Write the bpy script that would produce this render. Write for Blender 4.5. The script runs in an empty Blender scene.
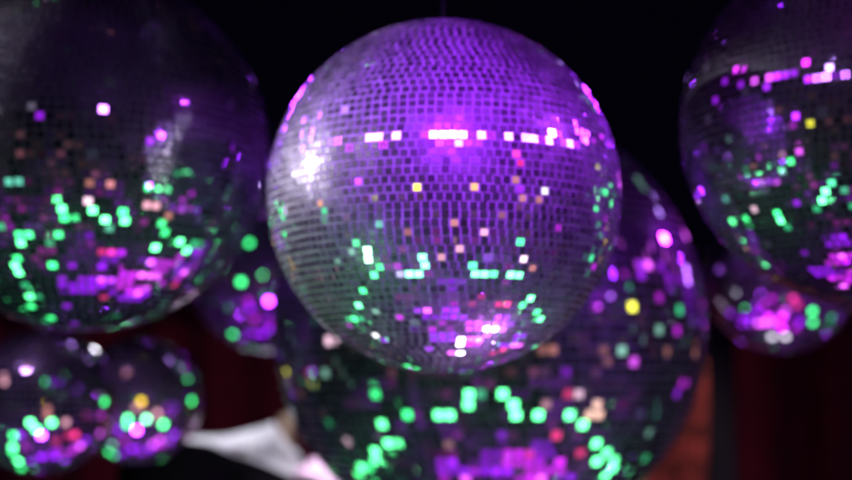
import bpy, math, random
from mathutils import Vector

C = bpy.context.scene
COL = C.collection
R_ = math.radians

# ------------------------------------------------------------------ geometry of the mirror balls (pure maths)
PITCH = math.radians(7.0)
CAM_Z = 1.6
# centre x, y, z (metres), radius, tile width, tile height, seed
BALLS = [
    (0.0251, 1.6659, 1.8663, 0.25, 0.0117, 0.0109, 11),
    (-0.565, 1.9506, 1.988, 0.3, 0.0142, 0.0134, 18),
    (0.6792, 1.7936, 1.9997, 0.28, 0.012, 0.012, 25),
    (0.8101, 2.7016, 1.8421, 0.17, 0.0145, 0.0145, 32),
    (0.1302, 2.4913, 1.7296, 0.45, 0.0195, 0.0195, 39),
    (-0.4, 2.9977, 1.8762, 0.197, 0.016, 0.016, 46),
    (-0.8003, 2.4978, 1.5666, 0.15, 0.0135, 0.0135, 53),
    (-0.6869, 2.8559, 1.5638, 0.15, 0.0135, 0.0135, 60),
]

def cross(a, b): return (a[1]*b[2]-a[2]*b[1], a[2]*b[0]-a[0]*b[2], a[0]*b[1]-a[1]*b[0])
def nrm(a):
    l = math.sqrt(a[0]*a[0]+a[1]*a[1]+a[2]*a[2]); return (a[0]/l, a[1]/l, a[2]/l)

def ball_tiles(R, tw, th, seed):
    """Every mirror tile of a ball: centre (relative), normal, two edge half vectors. Rows of flat squares, each a little out of true."""
    rnd = random.Random(seed)
    rows = int(round(math.pi*R/th))
    out = []
    for i in range(2, rows-1):
        lat = -math.pi/2 + (i+0.5)*math.pi/rows
        cl = math.cos(lat)
        n = max(6, int(round(2*math.pi*R*cl/tw)))
        off = rnd.random()*2*math.pi
        rowt = rnd.gauss(0, 0.004)
        w = 2*math.pi*R*cl/n
        for k in range(n):
            lon = off + 2*math.pi*(k + rnd.gauss(0, 0.014))/n
            la = lat + rnd.gauss(0, 0.02)*math.pi/rows
            nn = (math.cos(la)*math.cos(lon), math.cos(la)*math.sin(lon), math.sin(la))
            u = (-math.sin(lon), math.cos(lon), 0.0)
            v = cross(nn, u)
            big = 2.4 if rnd.random() < 0.10 else 1.0
            a, b = rnd.gauss(0, 0.0085*big), rnd.gauss(0, 0.0085*big) + rowt
            c = rnd.gauss(0, 0.02)
            keep = rnd.random() > 0.004
            nt = nrm(tuple(nn[j] + a*u[j] + b*v[j] for j in range(3)))
            u2 = nrm(tuple(u[j] + c*v[j] for j in range(3)))
            vt = nrm(cross(nt, u2)); ut = cross(vt, nt)
            hw = w*0.5*(0.89 + rnd.uniform(-0.03, 0.02))
            hh = th*0.5*(0.885 + rnd.uniform(-0.03, 0.02))
            if keep:
                out.append((tuple(R*x for x in nn), nt, tuple(hw*x for x in ut), tuple(hh*x for x in vt)))
    return out

# ------------------------------------------------------------------ helpers
def link(o, parent=None):
    COL.objects.link(o)
    if parent is not None: o.parent = parent
    return o

def mesh_obj(name, verts, faces, mat, parent=None, smooth=False, loc=(0,0,0)):
    me = bpy.data.meshes.new(name)
    me.from_pydata(verts, [], faces)
    me.materials.append(mat)
    if smooth:
        me.polygons.foreach_set('use_smooth', [True]*len(me.polygons))
    me.update()
    o = bpy.data.objects.new(name, me)
    o.location = loc
    return link(o, parent)

def tag(o, label, cat=None, group=None, kind=None):
    o['label'] = label
    if cat: o['category'] = cat
    if group: o['group'] = group
    if kind: o['kind'] = kind
    return o

def empty(name, loc):
    o = bpy.data.objects.new(name, None); o.location = loc
    o.empty_display_size = 0.05
    return link(o)

def lathe(profile, seg):
    """profile: list of (r, z) from bottom to top; closed when r = 0 at the ends."""
    V, F, rings = [], [], []
    for r, z in profile:
        if r < 1e-6:
            V.append((0, 0, z)); rings.append([len(V)-1])
        else:
            ring = []
            for k in range(seg):
                t = 2*math.pi*k/seg
                V.append((r*math.cos(t), r*math.sin(t), z)); ring.append(len(V)-1)
            rings.append(ring)
    for a, b in zip(rings, rings[1:]):
        for k in range(seg):
            k2 = (k+1) % seg
            if len(a) == 1 and len(b) == 1: continue
            if len(a) == 1: F.append((a[0], b[k2], b[k]))
            elif len(b) == 1: F.append((a[k], a[k2], b[0]))
            else: F.append((a[k], a[k2], b[k2], b[k]))
    return V, F

def torus(R, r, n=28, m=10, centre=(0,0,0)):
    V, F = [], []
    for i in range(n):
        t = 2*math.pi*i/n
        for j in range(m):
            p = 2*math.pi*j/m
            rr = R + r*math.cos(p)
            V.append((centre[0]+rr*math.cos(t), centre[1]+r*math.sin(p), centre[2]+rr*math.sin(t)))
    for i in range(n):
        for j in range(m):
            F.append((i*m+j, i*m+(j+1) % m, ((i+1) % n)*m+(j+1) % m, ((i+1) % n)*m+j))
    return V, F

# ------------------------------------------------------------------ materials
def new_mat(name):
    m = bpy.data.materials.new(name); m.use_nodes = True
    nt = m.node_tree; nt.nodes.clear()
    out = nt.nodes.new('ShaderNodeOutputMaterial')
    return m, nt, out

def mat_tiles(DUST):
    m, nt, out = new_mat('mirror_glass')
    N, L = nt.nodes.new, nt.links.new
    geo = N('ShaderNodeNewGeometry')
    # every tile is an island: its own slight tint and its own film of dust
    tint = N('ShaderNodeValToRGB')
    tint.color_ramp.elements[0].color = (0.62, 0.62, 0.66, 1)
    tint.color_ramp.elements[1].color = (0.86, 0.87, 0.90, 1)
    L(geo.outputs['Random Per Island'], tint.inputs[0])
    dust = N('ShaderNodeMapRange')
    dust.inputs['To Min'].default_value = DUST[0]; dust.inputs['To Max'].default_value = DUST[1]
    mul = N('ShaderNodeMath'); mul.operation = 'MULTIPLY'; mul.inputs[1].default_value = 7.31
    fr = N('ShaderNodeMath'); fr.operation = 'FRACT'
    L(geo.outputs['Random Per Island'], mul.inputs[0]); L(mul.outputs[0], fr.inputs[0]); L(fr.outputs[0], dust.inputs['Value'])
    tc = N('ShaderNodeTexCoord')
    nz = N('ShaderNodeTexNoise'); nz.inputs['Scale'].default_value = 9; nz.inputs['Detail'].default_value = 5
    L(tc.outputs['Object'], nz.inputs['Vector'])
    sm = N('ShaderNodeMapRange'); sm.inputs['From Min'].default_value = .35; sm.inputs['From Max'].default_value = .7
    sm.inputs['To Min'].default_value = 0.7; sm.inputs['To Max'].default_value = 1.35
    L(nz.outputs['Fac'], sm.inputs['Value'])
    film = N('ShaderNodeMath'); film.operation = 'MULTIPLY'
    L(dust.outputs[0], film.inputs[0]); L(sm.outputs[0], film.inputs[1])
    sharp = N('ShaderNodeBsdfGlossy'); sharp.inputs['Roughness'].default_value = 0.025
    L(tint.outputs[0], sharp.inputs['Color'])
    wide = N('ShaderNodeBsdfGlossy'); wide.inputs['Roughness'].default_value = 0.38
    wide.inputs['Color'].default_value = (0.9, 0.9, 0.92, 1)
    dif = N('ShaderNodeBsdfDiffuse'); dif.inputs['Color'].default_value = (0.55, 0.54, 0.56, 1)
    m1 = N('ShaderNodeMixShader'); m1.inputs[0].default_value = 0.35
    L(wide.outputs[0], m1.inputs[1]); L(dif.outputs[0], m1.inputs[2])
    m2 = N('ShaderNodeMixShader')
    L(film.outputs[0], m2.inputs[0]); L(sharp.outputs[0], m2.inputs[1]); L(m1.outputs[0], m2.inputs[2])
    L(m2.outputs[0], out.inputs['Surface'])
    return m

def mat_pbr(name, col, rough=0.6, metal=0.0, noise=0.0, scale=30, bump=0.0, sheen=0.0):
    m, nt, out = new_mat(name)
    N, L = nt.nodes.new, nt.links.new
    b = N('ShaderNodeBsdfPrincipled')
    b.inputs['Roughness'].default_value = rough; b.inputs['Metallic'].default_value = metal
    b.inputs['Sheen Weight'].default_value = sheen
    tc = N('ShaderNodeTexCoord'); nz = N('ShaderNodeTexNoise')
    nz.inputs['Scale'].default_value = scale; nz.inputs['Detail'].default_value = 6
    L(tc.outputs['Object'], nz.inputs['Vector'])
    rmp = N('ShaderNodeValToRGB')
    rmp.color_ramp.elements[0].position = .3; rmp.color_ramp.elements[1].position = .7
    rmp.color_ramp.elements[0].color = tuple(c*(1-noise) for c in col)+(1,)
    rmp.color_ramp.elements[1].color = tuple(min(1, c*(1+noise)) for c in col)+(1,)
    L(nz.outputs['Fac'], rmp.inputs[0]); L(rmp.outputs[0], b.inputs['Base Color'])
    if bump:
        bp = N('ShaderNodeBump'); bp.inputs['Strength'].default_value = bump; bp.inputs['Distance'].default_value = 0.003
        L(nz.outputs['Fac'], bp.inputs['Height']); L(bp.outputs[0], b.inputs['Normal'])
    L(b.outputs[0], out.inputs['Surface'])
    return m

M_TILE = mat_tiles((0.12, 0.30))
M_TILE_LOW_HAZE = mat_tiles((0.06, 0.15))  # thinner film on the other balls, to cut the haze of lamp light
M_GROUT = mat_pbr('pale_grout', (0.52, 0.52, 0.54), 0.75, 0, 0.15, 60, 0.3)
M_GROUT_DIM = mat_pbr('dimmed_grout', (0.27, 0.27, 0.29), 0.8, 0, 0.2, 60, 0.3)  # same grout coloured darker on the other balls, so they look less lit
M_METAL = mat_pbr('dull_steel', (0.35, 0.35, 0.37), 0.35, 1.0, 0.2, 40)
M_CABLE = mat_pbr('black_cable', (0.02, 0.02, 0.022), 0.5, 0, 0.3, 80)

# ------------------------------------------------------------------ the mirror balls
LABELS = [
    'large mirror ball lit violet and white, hanging foremost in the centre of the photo',
    'large dark mirror ball at the upper left, cut by the left edge of the photo',
    'large dark mirror ball at the upper right, cut by the right edge of the photo',
    'small blurred mirror ball glowing magenta, tucked under the large ball on the right',
    'biggest mirror ball, blurred, hanging behind and below the bright central ball',
    'small blurred violet mirror ball half hidden in the gap between the left and central balls',
    'small blurred mirror ball in the bottom left corner, cut by the photo edge',
    'smallest blurred mirror ball with a white glint, to the right of the corner ball',
]
def make_ball(idx):
    x, y, z, R, tw, th, seed = BALLS[idx]
    root = empty('mirror_ball', (x, y, z))
    tag(root, LABELS[idx], 'mirror ball', 'mirror balls hanging in the dark')
    # core: the sphere the tiles are glued to, showing as grout between them
    prof = []
    n = 64
    rc = R - 0.0016
    for i in range(n+1):
        t = -math.pi/2 + math.pi*i/n
        prof.append((0.0 if i in (0, n) else rc*math.cos(t), rc*math.sin(t)))
    V, F = lathe(prof, 128)
    mesh_obj('core', V, F, M_GROUT if idx == 0 else M_GROUT_DIM, root, True)
    V, F = [], []
    T = 0.0026
    for c, nn, u, v in ball_tiles(R, tw, th, seed):
        b = len(V)
        bev = 0.90
        for s in (0, 1):
            k = 1.0 if s == 0 else bev
            h = -T if s == 0 else 0.0
            for su, sv in ((-1,-1), (1,-1), (1,1), (-1,1)):
                V.append(tuple(c[j] + h*nn[j] + k*(su*u[j] + sv*v[j]) for j in range(3)))
        F.append((b+4, b+5, b+6, b+7))
        for k in range(4):
            k2 = (k+1) % 4
            F.append((b+k, b+k2, b+4+k2, b+4+k))
    mesh_obj('mirror_tiles', V, F, M_TILE if idx == 0 else M_TILE_LOW_HAZE, root)
    # steel cap, swivel ring and cable
    cr = R*0.11
    prof = [(0, R-0.014), (cr, R-0.012), (cr, R-0.003), (cr*0.92, R-0.001), (cr*0.3, R+0.001), (cr*0.25, R+0.003), (0, R+0.0035)]
    V, F = lathe(prof, 40)
    cap = mesh_obj('cap', V, F, M_METAL, root, False)
    V, F = torus(0.0045, 0.0012, centre=(0, 0, R+0.0066))
    mesh_obj('ring', V, F, M_METAL, cap, True)
    V, F = lathe([(0, R+0.0115), (0.0011, R+0.0116), (0.0011, R+1.6), (0, R+1.6001)], 10)
    mesh_obj('cable', V, F, M_CABLE, root, True)
    return root

for i in range(len(BALLS)):
    make_ball(i)

# ------------------------------------------------------------------ what shows behind the balls
def pleated(name, mat, x0, x1, y, z0, z1, folds, depth, seed, thick=0.02, parent=None, gather=0.0):
    """A hanging curtain: a pleated sheet with thickness, its folds opening a little towards the hem."""
    rnd = random.Random(seed)
    nx, nz = folds*14, 14
    amps = [rnd.uniform(.6, 1.3) for _ in range(folds+2)]
    ph = [rnd.uniform(-.5, .5) for _ in range(folds+2)]
    V, F = [], []
    for side in (0, 1):
        for j in range(nz+1):
            tz = j/nz
            for i in range(nx+1):
                tx = i/nx
                f = tx*folds
                k = int(f)
                a = amps[k]*(1-(f-k)) + amps[k+1]*(f-k)
                p = ph[k]*(1-(f-k)) + ph[k+1]*(f-k)
                w = 1 - gather*(tz)
                x = (x0+x1)/2 + (tx-.5)*(x1-x0)*w + 0.01*math.sin(9*tz+f)
                yy = y + depth*a*math.sin(2*math.pi*f + p)*(1.0-0.35*tz) + (thick if side else 0)
                V.append((x, yy, z0 + (z1-z0)*tz))
    n1 = (nx+1)*(nz+1)
    def q(s, i, j): return s*n1 + j*(nx+1) + i
    for j in range(nz):
        for i in range(nx):
            F.append((q(0,i,j), q(0,i+1,j), q(0,i+1,j+1), q(0,i,j+1)))
            F.append((q(1,i,j), q(1,i,j+1), q(1,i+1,j+1), q(1,i+1,j)))
    for i in range(nx):
        F.append((q(0,i,0), q(1,i,0), q(1,i+1,0), q(0,i+1,0)))
        F.append((q(0,i,nz), q(0,i+1,nz), q(1,i+1,nz), q(1,i,nz)))
    for j in range(nz):
        F.append((q(0,0,j), q(0,0,j+1), q(1,0,j+1), q(1,0,j)))
        F.append((q(0,nx,j), q(1,nx,j), q(1,nx,j+1), q(0,nx,j+1)))
    return mesh_obj(name, V, F, mat, parent, True)

M_RED = mat_pbr('dark_red_velvet', (0.16, 0.006, 0.022), 0.9, 0, 0.25, 12, 0.2, 0.2)
M_RED2 = mat_pbr('red_patterned_cloth', (0.30, 0.06, 0.06), 0.85, 0, 0.97, 16, 0.3)
M_WHITE = mat_pbr('white_cotton', (0.78, 0.77, 0.78), 0.85, 0, 0.06, 20, 0.3)
M_PINK = mat_pbr('pale_pink_card', (0.80, 0.62, 0.76), 0.7, 0, 0.06, 20)
M_BLACK = mat_pbr('black_cloth', (0.004, 0.0035, 0.005), 0.95, 0, 0.3, 30, 0.3)
M_BLACK.node_tree.nodes['Principled BSDF'].inputs['Specular IOR Level'].default_value = 0.05
M_BEIGE = mat_pbr('pale_wood', (0.50, 0.35, 0.24), 0.6, 0, 0.25, 25, 0.2)
M_NAVY = mat_pbr('dark_blue_paint', (0.012, 0.014, 0.035), 0.6, 0, 0.3, 10)
def box_mesh(name, c, ax, ay, az, mat, parent=None, bev=0.12):
    """A box with chamfered long edges; ax, ay, az are its half edge vectors."""
    prof = [(-1+bev, -1), (1-bev, -1), (1, -1+bev), (1, 1-bev), (1-bev, 1), (-1+bev, 1), (-1, 1-bev), (-1, -1+bev)]
    V, F = [], []
    for s, k in ((-1, .94), (-.94, 1), (.94, 1), (1, .94)):
        for p, q in prof:
            V.append(tuple(c[j] + k*p*ax[j] + k*q*ay[j] + s*az[j] for j in range(3)))
    n = 8
    for r in range(3):
        for k in range(n):
            F.append((r*n+k, r*n+(k+1) % n, (r+1)*n+(k+1) % n, (r+1)*n+k))
    F.append(tuple(range(n-1, -1, -1))); F.append(tuple(range(3*n, 4*n)))
    return mesh_obj(name, V, F, mat, parent)

def swag(name, mat, top, bot, thick, ripple, seed, n=40, m=14):
    """A cloth between two polylines, rippled, with thickness."""
    rnd = random.Random(seed)
    def at(pl, t):
        f = t*(len(pl)-1); k = min(int(f), len(pl)-2); s = f-k
        return [pl[k][j]*(1-s)+pl[k+1][j]*s for j in range(3)]
    V, F = [], []
    for side in (0, 1):
        for j in range(m+1):
            for i in range(n+1):
                a, b = at(top, i/n), at(bot, i/n)
                t = j/m
                p = [a[k]*(1-t)+b[k]*t for k in range(3)]
                p[1] += ripple*(math.sin(i*.9+t*2.1)+.5*math.sin(i*1.7-t*4+1.3)) + ripple*1.2*math.sin(t*7+i*.12) + side*thick
                p[2] += ripple*.4*math.sin(i*.55+2*t)*(1 if j in (0, m) else .3)
                V.append(tuple(p))
    n1 = (n+1)*(m+1)
    q = lambda s, i, j: s*n1+j*(n+1)+i
    for j in range(m):
        for i in range(n):
            F.append((q(0,i,j), q(0,i,j+1), q(0,i+1,j+1), q(0,i+1,j)))
            F.append((q(1,i,j), q(1,i+1,j), q(1,i+1,j+1), q(1,i,j+1)))
    for i in range(n):
        F.append((q(0,i,0), q(0,i+1,0), q(1,i+1,0), q(1,i,0)))
        F.append((q(0,i,m), q(1,i,m), q(1,i+1,m), q(0,i+1,m)))
    for j in range(m):
        F.append((q(0,0,j), q(1,0,j), q(1,0,j+1), q(0,0,j+1)))
        F.append((q(0,n,j), q(0,n,j+1), q(1,n,j+1), q(1,n,j)))
    return mesh_obj(name, V, F, mat, None, True)

tag(pleated('curtain', M_RED, -3.0, 3.4, 4.75, 0.25, 1.93, 26, 0.035, 5),
    'dark red curtain hanging across the dark behind all the mirror balls', 'curtain')
tag(pleated('patterned_cloth', M_RED2, 0.70, (0.9261, 3.9352, 1.5519)[0], (0.8701, 3.9513, 1.421)[1], 0.5, (0.8701, 3.9191, 1.6827)[2], 6, 0.02, 8, 0.012),
    'red patterned cloth hanging just right of the biggest ball, beside a dark pillar', 'cloth')
a, b = (0.9855, 4.1875, 1.5488), (1.0872, 4.1875, 1.5488)
tag(box_mesh('pillar', ((a[0]+b[0])/2, a[1]+.06, 1.05), ((b[0]-a[0])/2, 0, 0), (0, .05, 0), (0, 0, .85), M_NAVY),
    'dark blue pillar between the red patterned cloth and the dark red curtain', 'pillar')
tag(swag('white_cloth', M_WHITE, [(-0.711, 3.4646, 1.4459), (-0.6098, 3.4635, 1.4545), (-0.5231, 3.4621, 1.466), (-0.474, 3.46, 1.4832), (-0.4393, 3.459, 1.4918), (-0.3931, 3.4671, 1.4259), (-0.3613, 3.4706, 1.3972)],
         [(-0.6985, 3.4045, 1.443), (-0.6076, 3.4073, 1.4205), (-0.5281, 3.4121, 1.381), (-0.4572, 3.4166, 1.3444), (-0.4202, 3.419, 1.3246), (-0.3805, 3.4208, 1.3105), (-0.3493, 3.4215, 1.3049)], 0.01, 0.008, 3),
    'white cloth draped above the black cloth at the bottom left', 'cloth')
tag(swag('black_cloth', M_BLACK, [(-0.8534, 3.3366, 1.5039), (-0.686, 3.343, 1.4513), (-0.5968, 3.3454, 1.432), (-0.4908, 3.3502, 1.3932), (-0.3514, 3.3566, 1.3406), (-0.2398, 3.3627, 1.2908)],
         [(-0.8812, 3.3842, 1.1164), (-0.7139, 3.3842, 1.1164), (-0.5968, 3.3842, 1.1164), (-0.4908, 3.3842, 1.1164), (-0.3514, 3.3842, 1.1164), (-0.2398, 3.3842, 1.1164)], 0.012, 0.006, 4),
    'black cloth sloping down under the white cloth at the bottom left', 'cloth')
a, b = (-0.447, 3.5864, 1.5205), (-0.396, 3.6076, 1.3478)
c0 = (-0.42, 3.601, 1.4014)
tag(box_mesh('wooden_post', (c0[0], c0[1], c0[2]-.25), (.018, 0, 0), (0, .018, 0), (0, 0, .36), M_BEIGE),
    'pale wooden post behind the white cloth, at the left edge of the biggest ball', 'post')
c0 = (-0.3123, 3.4235, 1.288)
tag(box_mesh('pink_box', c0, (.095*.83, 0, .095*.56), (0, .05, 0), (-.050, 0, .075), M_PINK, None, .08),
    'pale pink box tilted at the bottom edge below the white cloth', 'box')


# ------------------------------------------------------------------ lamps
# (target ball, position, colour, radiance, lamp radius in metres, cone half angle in degrees)
LAMPS = [  # unseen spots, added so that chosen tiles of each ball mirror them
    (0,(0.7984,2.0775,-1.1829),(0.78,0.02,1),2.4,0.4216,5.65),
    (0,(0.3075,1.4383,-1.3012),(0.35,0.006,1),2.6,0.4752,5.62),
    (0,(1.3464,2.3117,-0.9323),(0.35,0.006,1),3.12,0.4216,5.67),
    (0,(0.0524,2.5608,-1.1574),(0.35,0.006,1),2.08,0.4216,5.68),
    (0,(0.5696,2.8957,-0.9738),(0.78,0.02,1),3.0,0.3684,5.7),
    (0,(-0.4902,1.4596,-1.2737),(0.35,0.006,1),1.3,0.4216,5.62),
    (0,(1.2502,3.5174,-0.3155),(0.35,0.006,1),2.08,0.3684,5.76),
    (0,(0.2253,0.2556,-1.0203),(0.35,0.006,1),0.78,0.4752,5.57),
    (0,(-0.2818,-1.1696,3.3917),(0.33,0.02,1),420,0.1257,5.54),
    (0,(0.0281,-1.2325,3.3079),(0.33,0.02,1),420,0.1257,5.54),
    (0,(0.2795,-1.209,3.3304),(0.33,0.02,1),420,0.1257,5.54),
    (0,(0.6516,-1.1175,3.3857),(0.33,0.02,1),420,0.1257,5.54),
    (0,(-0.095,-1.3165,3.1237),(0.42,0.02,1),6,0.0838,5.53),
    (0,(0.481,-1.2889,3.1095),(0.5,0.14,1),12,0.0838,5.54),
    (0,(0.481,-1.2889,3.1095),(0.85,0.1,1),5,0.0838,5.54),
    (0,(-2.8483,1.0966,3.0963),(0.42,0.015,1),12.8,0.0105,5.64),
    (0,(-2.7373,0.7185,3.1499),(0.85,0.1,1),40,0.0105,5.62),
    (0,(-2.5909,0.2579,3.0577),(0.75,0.02,0.95),12.0,0.0105,5.6),
    (0,(-2.1421,-0.2559,3.2594),(0.5,0.14,1),108,0.0115,5.58),
    (0,(-1.9188,-0.4911,3.2593),(0.5,0.14,1),108,0.0115,5.57),
    (0,(-1.7973,-0.6991,3.087),(0.75,0.02,0.95),12.0,0.0105,5.56),
    (0,(-1.5192,-0.8359,3.2016),(0.5,0.14,1),108,0.0115,5.55),
    (0,(1.1653,-0.9714,3.3414),(0.5,0.14,1),108,0.0115,5.55),
    (0,(1.4373,-0.8344,3.3366),(0.42,0.015,1),12.8,0.0105,5.56),
    (0,(1.9053,-0.5257,3.2897),(0.5,0.14,1),108,0.0115,5.57),
    (0,(2.3623,-0.0473,3.2381),(0.5,0.14,1),108,0.0115,5.59),
    (0,(2.491,0.1243,3.2097),(0.5,0.14,1),108,0.0115,5.6),
    (0,(2.8244,0.6763,3.0292),(0.5,0.14,1),108,0.0115,5.62),
    (0,(2.9076,1.1942,3.1094),(0.85,0.1,1),20,0.0079,5.65),
    (0,(2.981,1.4974,2.9863),(0.5,0.14,1),108,0.0115,5.66),
    (0,(2.7986,1.1968,3.3318),(0.85,0.1,1),20,0.0079,5.65),
    (2,(0.0032,-0.35,4.2846),(0.85,0.1,1),20.0,0.1362,5.51),
    (2,(-1.5339,0.0272,3.5978),(0.75,0.02,0.95),6.0,0.1362,5.43),
    (2,(-2.1136,2.3406,3.5184),(0.75,0.02,0.95),6.0,0.1362,5.48),
    (0,(2.6344,0.3912,3.2003),(0.42,0.015,1),12.8,0.0105,5.61),
    (2,(2.6129,-0.0219,3.6204),(0.42,0.015,1),12.8,0.1362,5.69),
    (0,(0.7718,2.7373,-0.9982),(0.33,0.02,1),63.0,0.1572,5.69),
    (0,(-0.9376,-1.4331,1.8034),(1,0.66,0.01),6,0.0838,5.52),
    (0,(0.9823,-1.4329,1.7386),(1,0.42,0.1),3,0.0838,5.52),
    (0,(2.8753,0.2019,1.8849),(1,0.93,1),2.7,0.0838,5.59),
    (2,(-1.7694,-0.3595,1.6705),(0.95,0.9,0.06),2.0,0.1362,5.39),
    (0,(2.2487,0.5261,-0.1406),(1,0.62,0.78),5,0.0838,5.59),
    (0,(2.2487,0.5261,-0.1406),(1,0.45,0.55),2.0,0.0838,5.59),
    (0,(1.2513,-0.8932,0.3051),(1,0.45,0.55),2.0,0.0838,5.53),
    (0,(2.4021,1.0793,-0.177),(0.75,0.27,0.22),1.3,0.0838,5.62),
    (0,(2.1753,-0.555,2.7729),(1,0.04,0.25),3.5,0.0838,5.56),
    (0,(2.2452,-0.5683,2.5513),(0.85,0.03,0.22),1.5,0.0838,5.56),
    (0,(2.1614,-0.7511,2.0194),(0.75,0.27,0.22),1.3,0.0838,5.55),
    (0,(2.4137,-0.4676,1.5041),(0.75,0.27,0.22),1.3,0.0838,5.56),
    (0,(2.7795,0.0665,1.4718),(0.75,0.27,0.22),1.3,0.0838,5.58),
    (0,(0.5399,-0.8345,-0.1287),(1,0.45,0.55),2.0,0.0838,5.53),
    (0,(-0.0327,-0.6252,-0.4179),(1,0.45,0.55),1.4,0.0838,5.54),
    (0,(0.2869,-1.2948,0.5582),(0.75,0.27,0.22),1.3,0.0838,5.52),
    (0,(-1.1588,-0.949,0.3611),(0.75,0.27,0.22),0.65,0.0838,5.53),
    (0,(1.7872,-0.8354,0.8144),(0.75,0.27,0.22),0.65,0.0838,5.54),
    (0,(-2.5845,0.7302,0.2674),(0.45,1,0.75),0.72,0.0838,5.6),
    (0,(-2.632,1.3883,0.1316),(0.45,1,0.75),0.48,0.0838,5.63),
    (0,(-3.1175,1.1881,1.7143),(1,0.42,0.1),1.2,0.0838,5.63),
    (0,(-1.907,0.7455,-0.5169),(0.05,1,0.24),6.0,0.0838,5.6),
    (0,(-2.0366,1.5828,-0.5534),(0.05,1,0.24),6.0,0.0838,5.64),
    (0,(-1.9211,2.2726,-0.5476),(0.1,1,0.28),13.0,0.0838,5.67),
    (0,(-1.7356,2.9774,-0.3721),(0.05,1,0.24),6.0,0.0838,5.72),
    (0,(-1.7269,2.6948,-0.5389),(0.06,1,0.36),1.1,0.0838,5.69),
    (0,(-1.8317,3.091,-0.2183),(0.06,1,0.36),1.1,0.0838,5.72),
    (0,(-0.9058,-0.6061,-0.2407),(0.1,1,0.28),13.0,0.0838,5.54),
    (0,(-0.6189,-0.2567,-0.6436),(0.1,1,0.28),13.0,0.0838,5.55),
    (0,(-1.0581,0.0281,-0.6886),(0.1,1,0.28),13.0,0.0838,5.56),
    (0,(-0.7288,-0.0735,-0.7426),(0.1,1,0.28),13.0,0.0838,5.56),
    (0,(-1.276,0.191,-0.6804),(0.06,1,0.36),1.1,0.0838,5.57),
    (0,(0.9242,-0.2676,-0.5563),(0.05,1,0.24),6.0,0.0838,5.55),
    (0,(0.9298,-0.0788,-0.6908),(0.1,1,0.28),13.0,0.0838,5.56),
    (0,(1.2121,0.0816,-0.6735),(0.1,1,0.28),13.0,0.0838,5.57),
    (0,(1.4578,0.1316,-0.5754),(0.05,1,0.24),6.0,0.0838,5.57),
    (0,(1.8734,0.5267,-0.4969),(0.1,1,0.28),13.0,0.0838,5.59),
    (0,(2.0157,0.8035,-0.4872),(0.1,1,0.28),13.0,0.0838,5.6),
    (0,(2.1143,1.8141,-0.5214),(0.1,1,0.28),13.0,0.0838,5.64),
    (0,(1.9189,2.0994,-0.6272),(0.05,1,0.24),6.0,0.0838,5.67),
    (0,(1.8688,2.83,-0.3872),(0.05,1,0.24),6.0,0.0838,5.72),
    (0,(1.8768,3.116,-0.1985),(0.1,1,0.28),13.0,0.0838,5.73),
    (1,(1.0623,0.1382,-0.2152),(0.05,1,0.24),6.0,0.1362,5.76),
    (1,(-0.304,-0.04,-0.5756),(0.05,1,0.24),6.0,0.1362,5.81),
    (1,(-1.2446,0.2913,-0.6926),(0.05,1,0.24),6.0,0.1362,5.87),
    (1,(-1.1378,1.4434,-1.1243),(0.05,1,0.24),6.0,0.1362,5.91),
    (1,(1.6591,3.0921,-0.0297),(0.06,1,0.36),1.1,0.1362,5.89),
    (2,(-1.0485,0.0457,-0.1493),(0.06,1,0.36),2.2,0.1362,5.41),
    (2,(-1.6119,0.9216,-0.1578),(0.05,1,0.24),6.0,0.1362,5.41),
    (2,(1.007,0.4867,-0.9055),(0.05,1,0.24),6.0,0.1362,5.52),
    (2,(1.5983,1.8846,-1.0207),(0.05,1,0.24),3.0,0.1362,5.59),
    (0,(2.6014,3.2174,1.0591),(0.06,1,0.36),2.2,0.0838,5.76),
    (0,(2.3401,3.5823,1.1086),(0.75,0.02,0.95),1.5,0.0838,5.78),
    (0,(1.5835,4.2346,2.3873),(0.85,0.1,1),5,0.0838,5.88),
    (0,(1.1794,2.4567,-0.9622),(0.95,0.88,1),12.0,0.0838,5.68),
    (0,(0.9554,2.6012,-0.9962),(0.85,0.1,1),5,0.0838,5.69),
    (0,(1.334,2.6108,-0.8385),(0.85,0.1,1),5,0.0838,5.69),
    (0,(0.3912,2.6917,-1.0851),(0.95,0.88,1),15.0,0.0838,5.7),
    (0,(0.5696,2.8957,-0.9738),(0.85,0.1,1),5,0.0838,5.7),
    (0,(0.3445,3.4458,-0.67),(0.95,0.88,1),21.0,0.0838,5.75),
    (0,(0.1717,3.3216,-0.779),(0.85,0.1,1),5,0.0838,5.74),
    (0,(0.6992,3.0146,-0.8844),(0.75,0.02,0.95),1.5,0.0838,5.71),
    (0,(1.1377,3.9235,0.0747),(0.85,0.1,1),5,0.0838,5.8),
    (0,(1.1805,3.6824,-0.1969),(0.85,0.1,1),5,0.0838,5.77),
    (0,(-1.0691,1.7286,-1.1209),(0.75,0.02,0.95),1.5,0.0838,5.63),
    (0,(-0.2332,2.0641,-1.2675),(0.75,0.02,0.95),1.5,0.0838,5.65),
    (0,(-0.0179,1.7417,-1.3117),(0.75,0.02,0.95),0.9,0.0838,5.64),
    (0,(0.3033,0.9205,-1.2342),(0.75,0.02,0.95),0.9,0.0838,5.6),
    (0,(0.3075,1.4383,-1.3012),(0.75,0.02,0.95),0.75,0.0838,5.62),
    (0,(0.0524,2.5608,-1.1574),(0.75,0.02,0.95),1.5,0.0838,5.68),
    (0,(-0.2094,3.0643,-0.9322),(0.42,0.02,1),2.4,0.0838,5.71),
    (0,(0.1342,1.9873,-1.2887),(0.75,0.02,0.95),0.6,0.0838,5.65),
    (0,(0.9344,1.917,-1.1642),(0.75,0.02,0.95),1.5,0.0838,5.65),
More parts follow.
